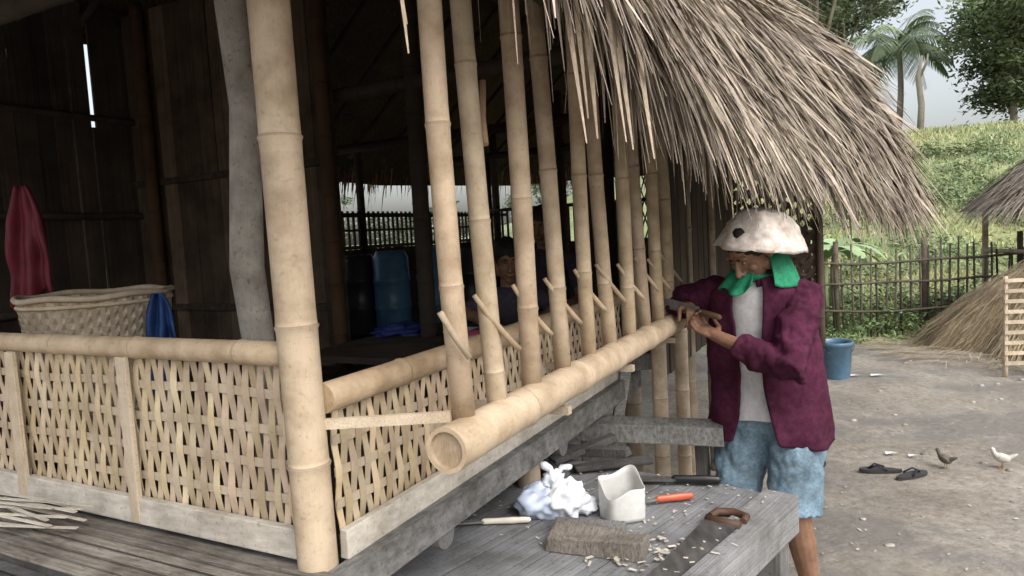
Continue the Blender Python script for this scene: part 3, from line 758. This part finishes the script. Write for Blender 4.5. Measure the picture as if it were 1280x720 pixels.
for hp,kn,an in ((pel+Rm*.085+UP*-.03,kL,aL),(pel-Rm*.085+UP*-.03,kR,aR)):
    mb.caps([hp,hp.lerp(kn,.5),kn,kn.lerp(an,.3),kn.lerp(an,.7),an],[.088,.075,.054,.056,.042,.034],14)
    ft=V((-.7,-.7,0)).normalized()
    mb.caps([an+V((0,0,-.045))-ft*.03,an+V((0,0,-.055))+ft*.08,an+V((0,0,-.068))+ft*.16],[.032,.028,.02],12)
    sd=V((-ft.y,ft.x,0))
    for i in range(5): mb.caps([an+V((0,0,-.07))+ft*.15+sd*(-.032+.016*i),an+V((0,0,-.075))+ft*(.195-.006*abs(i-1))+sd*(-.034+.017*i)],[.010,.009],8)
hand(mb,wrL,V((.73,2.82,1.245))-wrL,V((-.35,.25,.9)),side=1,curl=.75,thumbcurl=.8)
hand(mb,wrR,V((.745,2.79,1.275))-wrR,V((-.2,.1,-1)),side=-1,curl=.8,thumbcurl=.8)
Fh=V((-.86,-.36,-.78))
q,ax=head(mb,hc,Fh)
mb.build('body',['skin'],man,remesh=.0042,smooth=2)
eyes(q,ax,man)
mb=MB(); mb.ball(q(0,-.022,.035),(.081,.096,.090),ax,20,14); mb.ball(q(0,-.05,-.02),(.07,.06,.07),ax,16,10); mb.build('hair',['hair'],man)
mb=MB(); Hu=V((.10,-.10,1)).normalized(); hx=(ax[0]-Hu*ax[0].dot(Hu)).normalized(); hy=Hu.cross(hx)
hcn=V((.985,2.70,1.585))
prof=[(.001,.112),(.03,.110),(.06,.104),(.09,.092),(.115,.070),(.130,.044),(.142,.018),(.156,-.008),(.168,-.032),(.174,-.046),(.169,-.044),(.153,-.014),(.134,.010),(.110,.022)]
mb.lathe(hcn,prof,48,1,0,(hx,hy,Hu)); mb.build('straw_hat',['hat'],man,disp=.034,dscale=.07)
def ringloft(mb,rings,n=36,fold=.008):
    RR=[]
    for i in range(len(rings)-1):
        for k in range(3):
            f=k/3; A,B=rings[i],rings[i+1]; RR.append((V(A[0]).lerp(V(B[0]),f),A[1]*(1-f)+B[1]*f,A[2]*(1-f)+B[2]*f,A[3]*(1-f)+B[3]*f))
    RR.append(rings[-1]); rows=[]
    for ri,(c,a,b_,oa) in enumerate(RR):
        r=[]; g0=ri/len(RR)
        for j in range(n+1):
            f=j/n; an=oa+(2*math.pi-2*oa)*f
            k=1+fold*g0*math.sin(an*7+1.5*math.sin(g0*3))+fold*1.6*noise.noise(V((math.cos(an)*1.6,math.sin(an)*1.6,g0*2.5)))
            r.append(V(c)+Fm*(math.cos(an)*b_*k)+Rm*(math.sin(an)*a*k)+UP*(.012*math.sin(an*3+1)*g0))
        rows.append(r)
    for i in range(len(rows)-1):
        for j in range(n): mb.poly([rows[i][j],rows[i][j+1],rows[i+1][j+1],rows[i+1][j]],1,0,sm=True)
def jc(z): return V((1.03,2.80,z))+Fm*(.08*max(0,(z-.80)/.62)**1.3)
zs=[(1.450,.080,.080,.5),(1.43,.108,.090,.42),(1.405,.160,.104,.36),(1.36,.198,.124,.33),(1.28,.208,.138,.30),(1.2,.212,.147,.26),(1.1,.216,.152,.22),(1.0,.222,.157,.22),(.92,.230,.160,.26),(.84,.240,.165,.32),(.755,.248,.170,.40)]
mb=MB(); ringloft(mb,[(jc(z),a,b_,oa) for z,a,b_,oa in zs],54,.055)
mb.build('jacket',['maroon'],man,solid=.005,disp=.03,dscale=.13,weld=2)
mb=MB(); ringloft(mb,[(jc(z),a*.80,b_*.80,0) for z,a,b_,oa in zs[1:-1]],36,.01)
mb.build('white_shirt',['white'],man,disp=.010,dscale=.07,weld=2)
mb=MB()
cuL=elL.lerp(wrL,.66)
mb.tube([shL+V((-.07,.06,.0)),shL+V((.0,0,-.008)),shL.lerp(elL,.5),elL+V((.012,-.012,-.012)),elL.lerp(wrL,.3),cuL],[.066,.076,.073,.068,.061,.050],18)
cuR=elR.lerp(wrR,.7)
mb.tube([shR+V((.07,-.06,.0)),shR+V((-.0,.0,-.008)),shR.lerp(elR,.5),elR+V((-.012,.012,0)),elR.lerp(wrR,.4),cuR],[.066,.076,.074,.068,.060,.050],18)
mb.build('jacket_sleeves',['maroon'],man,remesh=.007,smooth=3,disp=.04,dscale=.05)
mb=MB()
for sg in (-1,1):
    P=[nk+V((.0,.01,.01))+Fm*(.090*math.cos(a))+Rm*(.088*math.sin(a))*sg+UP*(-.035*math.cos(a)) for a in (.35,.6,.9,1.2,1.5,1.9,2.2,2.6,3.0)]
    mb.tube(P,.018,10,sq=.5)
mb.build('jacket_collar',['maroon'],man)
mb=MB()
mb.ball(pel+V((0,0,-.01)),(.185,.135,.12),(Rm,-Fm,UP),20,12)
mb.tube([pel+Rm*.08,pel.lerp(kL,.5)+Rm*.05,kL+V((-.002,0,.0))],[.115,.110,.096],20); mb.tube([pel-Rm*.08,pel.lerp(kR,.5)-Rm*.05,kR+V((0,0,.02))],[.115,.110,.096],20)
mb.build('denim_shorts',['denim'],man,remesh=.008,smooth=2,disp=.045,dscale=.08)
mb=MB(); nkc=nk+V((.008,.0,.015))
P=[nkc+V((math.cos(a)*.076,math.sin(a)*.073,.010*math.sin(a*2)-.02)) for a in [i*6.2832/24 for i in range(25)]]
mb.tube(P,[.018+.005*math.sin(i*1.7) for i in range(25)],10)
for (a0,aw,top_,drop) in ((-1.55,2.7,.09,.17),(-3.6,1.5,.02,.10)):
    rows=[]
    for i in range(15):
        g0=i/14; r=[]
        for j in range(23):
            f=j/22; an=a0+aw*f
            rad=.086+.066*g0**.8+.008*math.sin(f*17+g0*3)*(.3+g0)
            r.append(nkc+V((math.cos(an)*rad,math.sin(an)*rad,top_-drop*g0*(1-.3*abs(f-.5)*2)-.018*math.sin(f*9+1)*g0)))
        rows.append(r)
    for i in range(14):
        for j in range(22): mb.poly([rows[i][j],rows[i][j+1],rows[i+1][j+1],rows[i+1][j]],1,0,sm=True)
mb.build('green_scarf',['green'],man,solid=.004,weld=1)
kn=empty('carving_hatchet')
mb=MB(); a=V((.755,2.79,1.29)); b_=V((.66,2.93,1.315)); mb.beam(a,b_,.004,.042,1,jit=.002); mb.beam(b_,b_+(b_-a).normalized()*.05,.003,.03,1,jit=.002); mb.build('blade',['metal'],kn)
mb=MB(); mb.caps([a,V((.785,2.74,1.282)),V((.81,2.70,1.275))],[.013,.014,.012],10,c=(.12,.07,.04)); mb.build('handle',['plain'],kn)

def seated(name,base,F,hs,shirtmat):
    e=empty(name); b0=V(base); F=V(F).normalized(); Rr=F.cross(UP)
    body=MB(); sh=MB()
    hip=b0+UP*.12; chh=b0+UP*(.12+.36*hs)+F*.05; hd=b0+UP*(.12+.36*hs+.24)+F*.08
    sh.ball(hip,(.17,.14,.12),(Rr,F,UP)); sh.caps([hip,hip.lerp(chh,.5)-F*.02,chh],[.13,.12,.12],14)
    body.caps([chh,hd],[.05,.045],10)
    for sg in (-1,1):
        s_=chh+Rr*.16*sg+UP*.03; el=b0+Rr*.24*sg+UP*.28+F*.1; wr=b0+Rr*.12*sg+UP*.24+F*.33
        sh.caps([chh+UP*.02,s_,s_.lerp(el,.6)],[.08,.055,.05],12)
        body.caps([s_,el],[.042,.035],10); body.caps([el,wr],[.035,.024],10); hand(body,wr,F+UP*-.2,-UP,side=sg,curl=.4)
        kn=b0+Rr*.30*sg+F*.36+UP*.14; sh.caps([hip+Rr*.08*sg,kn],[.09,.065],12)
        an=b0+Rr*-.05*sg+F*.34+UP*.06; body.caps([kn,an],[.05,.035],10); body.caps([an,an-Rr*.14*sg+F*.03-UP*.02],[.033,.025],10)
    q,ax=head(body,hd,F+UP*-.2,.97)
    body.build('body',['darkskin'],e,remesh=.006,smooth=2); sh.build('shirt_and_trousers',[shirtmat],e,remesh=.012,smooth=4,disp=.02,dscale=.08)
    eyes(q,ax,e,.97)
    h=MB(); h.ball(q(0,-.022,.038),(.082,.094,.088),ax,20,14,disp=.1); h.ball(q(0,-.05,-.02),(.072,.06,.08),ax); h.build('hair',['hair'],e)
seated('seated_person',(-.02,3.75,.965),(.1,-1,0),.5,'shirtd')
seated('seated_person',(.24,4.2,.965),(-.5,-1,0),1.0,'shirtd')

# ================================================================ work table
tb=empty('work_table')
C=V((.91,2.21,0)); g1=V((-.67,-.74,0)).normalized(); g2=V((-.80,.60,0)).normalized()
mb=MB()
wd=[.15,.17,.16,.18,.15,.17,.16,.18]; o=.115
zt=.73
def quadplank(o0,o1,l0,l1,z,th,c):
    P=[C+g2*o0+g1*l0,C+g2*o1+g1*l0,C+g2*o1+g1*l1,C+g2*o0+g1*l1]
    P=[p+V((U(-.004,.004),U(-.004,.004),0)) for p in P]
    a=[p+UP*(z+U(-.003,.002)) for p in P]; bb=[p+UP*(z-th) for p in P]; off=U(0,30)
    mb.poly(a,c,0,[(off+o0,l0),(off+o1,l0),(off+o1,l1),(off+o0,l1)]); mb.poly(bb[::-1],c,0,[(off+o0,l0),(off+o1,l0),(off+o1,l1),(off+o0,l1)])
    for i in range(4):
        j=(i+1)%4; Ls=(P[i]-P[j]).length; mb.poly([a[i],bb[i],bb[j],a[j]],tuple(v*.95 for v in c),0,[(off,0),(off+th,0),(off+th,Ls),(off,Ls)])
quadplank(0,.11,0,1.3,zt+.008,.13,(1.15,1.18,1.22))
for i,w in enumerate(wd):
    k=U(.75,1.02); quadplank(o,o+w-.007,.01+U(0,.02),1.35,zt,.035,(k*.95,k*.99,k*1.06)); o+=w
mb.build('top',['grey'],tb,weld=1,bevel=.003)
mb=MB()
for (a_,b_) in ((.06,.08),(.06,1.2),(1.3,.1),(1.3,1.2)):
    p=C+g2*a_+g1*b_; mb.box(p+UP*.31,(g1,g2,UP),(.04,.04,.32),.8,jit=.004)
mb.beam(C+g2*.06+g1*.1+UP*.4,C+g2*.06+g1*1.2+UP*.4,.03,.07,.8)
mb.build('legs',['grey'],tb,bevel=.004)
T=zt+.002
mb=MB(); c=V((.10,2.17,T+.045))
mb.ball(c+V((-.045,.01,.0)),(.085,.06,.055),disp=.35,fr=2.2,n=40,m=26,col=(.60,.69,.86)); mb.ball(c+V((.04,-.01,.012)),(.065,.055,.062),disp=.4,fr=2.4,n=40,m=26,col=(.80,.84,.90)); mb.ball(c+V((.0,.02,.055)),(.035,.028,.042),disp=.4,fr=3,n=26,m=16,col=(.76,.82,.90)); mb.ball(c+V((.095,.0,-.018)),(.045,.035,.026),disp=.4,fr=3,n=26,m=16,col=(.80,.84,.90))
mb.caps([c+V((.0,.02,.08)),c+V((-.01,.02,.105)),c+V((-.028,.02,.115))],[.014,.010,.014],10,c=(.8,.84,.90)); mb.caps([c+V((.01,.02,.08)),c+V((.03,.02,.105)),c+V((.05,.015,.108))],[.012,.009,.012],10,c=(.8,.84,.90))
mb.build('plastic_bag',['plastic'],disp=.02,dscale=.028)
mb=MB(); c=V((.31,2.12,T)); rows=[]
for i in range(10):
    r=[]
    for j in range(40):
        an=j/40*6.2832; k=(abs(math.cos(an))**5+abs(math.sin(an))**5)**(-1/5)
        z=.115*i/9*(1+ .25*math.sin(an+.6)*(i/9)**2+(.1*math.sin(an*3)*(i/9)**3))
        rr=.058*(1+.015*(1 if i in(3,6) else 0)+.02*i/6); r.append(c+V((math.cos(an+.3)*k*rr*1.05,math.sin(an+.3)*k*rr*.8,z+.001)))
    rows.append(r)
for i in range(9):
    for j in range(40): mb.poly([rows[i][j],rows[i][(j+1)%40],rows[i+1][(j+1)%40],rows[i+1][j]],(.62,.62,.60),0,sm=True)
mb.poly(rows[0][::-1],(.6,.6,.58))
mb.build('cut_plastic_jug',['plastic'],solid=.0015,weld=1)
mb=MB(); mb.beam((.07,1.96,T+.026),(.33,1.86,T+.026),.09,.05,(.9,.82,.74),jit=.008); mb.build('wood_block',['grey'],bevel=.006)
mb=MB(); mb.beam((.09,2.05,T+.017),(.30,2.00,T+.017),.05,.032,.75,jit=.006); mb.build('wood_block',['grey'],bevel=.004)
def tool(name,p,d,hl,hw,hcol,bl,bw,bcol='metal',bc=1):
    e=empty(name); p=V(p); d=V(d).normalized(); n=UP.cross(d)
    m_=MB(); m_.caps([p-d*hl/2,p-d*hl*.15,p+d*hl*.2,p+d*hl/2],[hw*.85,hw,hw*.85,hw*.9],12,c=hcol,sq=.7); m_.build('handle',['plastic'],e)
    m_=MB(); a=p+d*hl/2; z=UP*.003
    P=[a-n*bw*.35,a+n*bw*.35,a+d*bl*.8+n*bw*.6,a+d*bl,a+d*bl*.85-n*bw*.45]
    m_.poly([q_+z for q_ in P],bc); m_.poly([q_-z for q_ in P][::-1],bc)
    for i in range(5): m_.poly([P[i]+z,P[(i+1)%5]+z,P[(i+1)%5]-z,P[i]-z],bc)
    m_.build('blade',[bcol],e)
tool('bolo_knife',(.61,2.36,T+.019),(-.95,.22,0),.14,.018,(.012,.012,.012),.27,.05,bc=.45)
tool('orange_handled_chisel',(.50,2.22,T+.016),(-.95,-.12,0),.11,.013,(.60,.12,.06),.08,.016)
tool('carving_knife',(-.06,2.12,T+.012),(-1,.03,0),.14,.011,(.75,.72,.62),.11,.02)
sw=empty('hand_saw'); mb=MB(); a=V((.60,2.02,T+.012)); d=V((-.62,-.78,0)).normalized(); n=V((-d.y,d.x,0))
P=[a-n*.055,a+n*.05,a+d*.5+n*.02,a+d*.5-n*.035]; mb.poly([p+UP*.002 for p in P],.5); mb.poly([p-UP*.0015 for p in P][::-1],.5); mb.build('blade',['metal'],sw)
mb=MB(); mb.tube([a-d*.03+n*.05,a-d*.07+n*.045,a-d*.085,a-d*.065-n*.045,a-d*.02-n*.05],[.011,.013,.013,.013,.011],10,(.10,.055,.035)); mb.tube([a-n*.055,a+n*.052],.013,10,(.10,.055,.035)); mb.build('handle',['plain'],sw)
mb=MB()
def chip(x,y,z,s):
    a=U(0,6.28); d=V((math.cos(a),math.sin(a),U(-.1,.15))); n=V((-d.y,d.x,0)); p=V((x,y,z)); l=s*U(.5,1.3); w=s*U(.3,.8)
    c=U(.9,1.3); mb.poly([p-d*l-n*w,p+d*l-n*w*.7,p+d*l+n*w,p-d*l+n*w*.8],(c,c,c*.98))
for i in range(230):
    a_,b_=U(.05,1.0),U(.02,.75); p=C+g2*a_+g1*b_; chip(p.x,p.y,T+.004+U(0,.004)+.008*(a_<.12),.006)
for i in range(70): chip(random.gauss(.33,.09),random.gauss(1.88,.04),T+.006+U(0,.006),.010)
mb.build('wood_chips',['pale'])
mb=MB()
for i in range(220):
    x,y=U(1.3,4.5),U(2.6,6.5); chip(x,y,H(x,y)+.008,.009)
mb.build('wood_chips',['pale'])

# ================================================================ yard things
bk=empty('blue_bucket'); mb=MB(); c=V((3.26,6.94,H(3.26,6.94)-.004))
mb.lathe(c,[(0,.0),(.13,0),(.135,.01),(.162,.34),(.172,.345),(.175,.37),(.168,.385),(.158,.38),(.155,.34),(.128,.02),(0,.015)],32,(.09,.18,.28)); mb.build('body',['plastic'],bk)
mb=MB(); mb.tube([c+V((.172*math.cos(a),-.03-.11*math.sin(a),.36-.10*math.sin(a))) for a in [i*math.pi/14 for i in range(15)]],.005,6,(.3,.3,.3)); mb.build('handle',['metal'],bk)
def sandal(x,y,a,name='flip_flop'):
    e=empty(name); z=H(x,y)+.004; d=V((math.cos(a),math.sin(a),0)); n=V((-d.y,d.x,0)); o=V((x,y,z)); mb=MB()
    out=[]
    for i in range(20):
        t=i/20*6.2832; l=.125*math.cos(t); w=(.036+.010*math.cos(t))*math.sin(t); out.append(o+d*l+n*w)
    k=len(out); mb.poly([p+UP*.018 for p in out],(.06,.06,.065)); 
    for i in range(k): mb.poly([out[i],out[(i+1)%k],out[(i+1)%k]+UP*.018,out[i]+UP*.018],(.04,.04,.04))
    mb.build('sole',['plain'],e)
    mb=MB(); 
    for sg in (-1,1): mb.tube([o+d*.07+UP*.02,o+d*.03+n*.02*sg+UP*.045,o-d*.03+n*.036*sg+UP*.02],.006,6,(.02,.02,.03))
    mb.build('strap',['plain'],e)
sandal(2.28,4.27,2.9); sandal(2.42,4.17,.35); sandal(1.92,4.42,.6)
def chick(name,x,y,a,cb,sc=1.0):
    e=empty(name); z=H(x,y); d=V((math.cos(a),math.sin(a),0)); n=V((-d.y,d.x,0)); o=V((x,y,z)); q=lambda l,w,h:o+(d*l+n*w+UP*h)*sc
    mb=MB(); ax=((d+UP*.25).normalized(),n,(UP-d*.25).normalized())
    mb.ball(q(0,0,.075),(.052*sc,.033*sc,.034*sc),ax); mb.caps([q(.035,0,.09),q(.05,0,.115),q(.055,0,.13)],[.02*sc,.015*sc,.017*sc],10)
    mb.caps([q(-.04,0,.08),q(-.075,0,.10),q(-.09,0,.108)],[.018*sc,.012*sc,.006*sc],8)
    for sg in (-1,1): mb.ball(q(-.008,.028*sg,.078),(.038*sc,.008*sc,.02*sc),ax)
    M_=pm(name+'_feather_mat',tuple(k*.75 for k in cb),cb,60,(1,1,1),'Object',rough=.9,bump=.4,usecol=False,bdist=.003)
    mb.build('body',[M_],e,remesh=.003,smooth=2)
    mb=MB(); mb.tube([q(.068,0,.130),q(.088,0,.125)],[.006*sc,.001],6,(.5,.3,.1))
    for sg in (-1,1):
        mb.tube([q(0,.014*sg,.05),q(-.006,.014*sg,.028),q(.004,.014*sg,.004)],.003*sc,5,(.5,.32,.12))
        for t in (-.4,0,.4): mb.tube([q(.004,.014*sg,.004),q(.026,.014*sg+.012*t,.003)],.002*sc,4,(.5,.32,.12))
        mb.ball(q(.062,.014*sg,.134),.003*sc,None,6,4,(.01,.01,.01))
    mb.build('beak_legs_eyes',['plain'],e)
chick('dark_chick',2.70,4.28,2.0,(.16,.14,.12),.85); chick('white_chick',3.02,4.22,2.7,(.70,.68,.63),.9)
mb=MB()
for i in range(130):
    x=U(1.4,6.5); y=U(3.2,9.2); r=U(.006,.022); mb.ball((x,y,H(x,y)+r*.1),(r*1.3,r,r*.5),None,8,5,U(.4,1.0),disp=.4)
mb.build('pebbles',['pale'])
mb=MB()
for (x,y,s_) in ((2.5,4.55,.04),(2.62,4.5,.03),(3.4,6.9,.07),(3.6,6.8,.06)): mb.poly([(x-s_,y-s_*.4,H(x,y)+.016),(x+s_,y-s_*.5,H(x,y)+.024),(x+s_*.7,y+s_*.5,H(x,y)+.018),(x-s_*.8,y+s_*.4,H(x,y)+.024)],(.8,.8,.82))
mb.build('paper_scraps',['plain'])

# ================================================================ light, world, camera
sunv=V((.45,-.75,.95)).normalized()
sl=bpy.data.lights.new('sun','SUN'); sl.energy=.9; sl.angle=math.radians(38); sl.color=(1,.985,.96)
so=bpy.data.objects.new('sun',sl); bpy.context.scene.collection.objects.link(so); so.rotation_euler=sunv.to_track_quat('Z','Y').to_euler()
w=bpy.data.worlds.new('World'); bpy.context.scene.world=w; w.use_nodes=True; nt=w.node_tree
bg=nt.nodes['Background']; sk=nt.nodes.new('ShaderNodeTexSky'); sk.sky_type='NISHITA'; sk.sun_disc=False
sk.sun_elevation=math.asin(sunv.z); sk.sun_rotation=math.atan2(sunv.x,sunv.y); sk.air_density=1.2; sk.dust_density=5; sk.ozone_density=1
hs=nt.nodes.new('ShaderNodeHueSaturation'); hs.inputs['Saturation'].default_value=.38; hs.inputs['Value'].default_value=1.8
nt.links.new(sk.outputs[0],hs.inputs['Color']); nt.links.new(hs.outputs[0],bg.inputs[0]); bg.inputs[1].default_value=.15
sc=bpy.context.scene; sc.view_settings.view_transform='Standard'; sc.view_settings.look='None'; sc.view_settings.exposure=0
cd=bpy.data.cameras.new('camera'); cd.lens=860/1280*36; cd.sensor_width=36; cd.clip_start=.05; cd.clip_end=2000
co=bpy.data.objects.new('camera',cd); sc.collection.objects.link(co); sc.camera=co
p=.0789; r=.056
Fw=V((0,math.cos(p),-math.sin(p))); Dn=V((0,-math.sin(p),-math.cos(p))); Rt=V((1,0,0))
X=Rt*math.cos(r)+Dn*math.sin(r); Y=Rt*math.sin(r)-Dn*math.cos(r); Z=-Fw
mw=Matrix(((X.x,Y.x,Z.x,0),(X.y,Y.y,Z.y,0),(X.z,Y.z,Z.z,1.65),(0,0,0,1))); co.matrix_world=mw
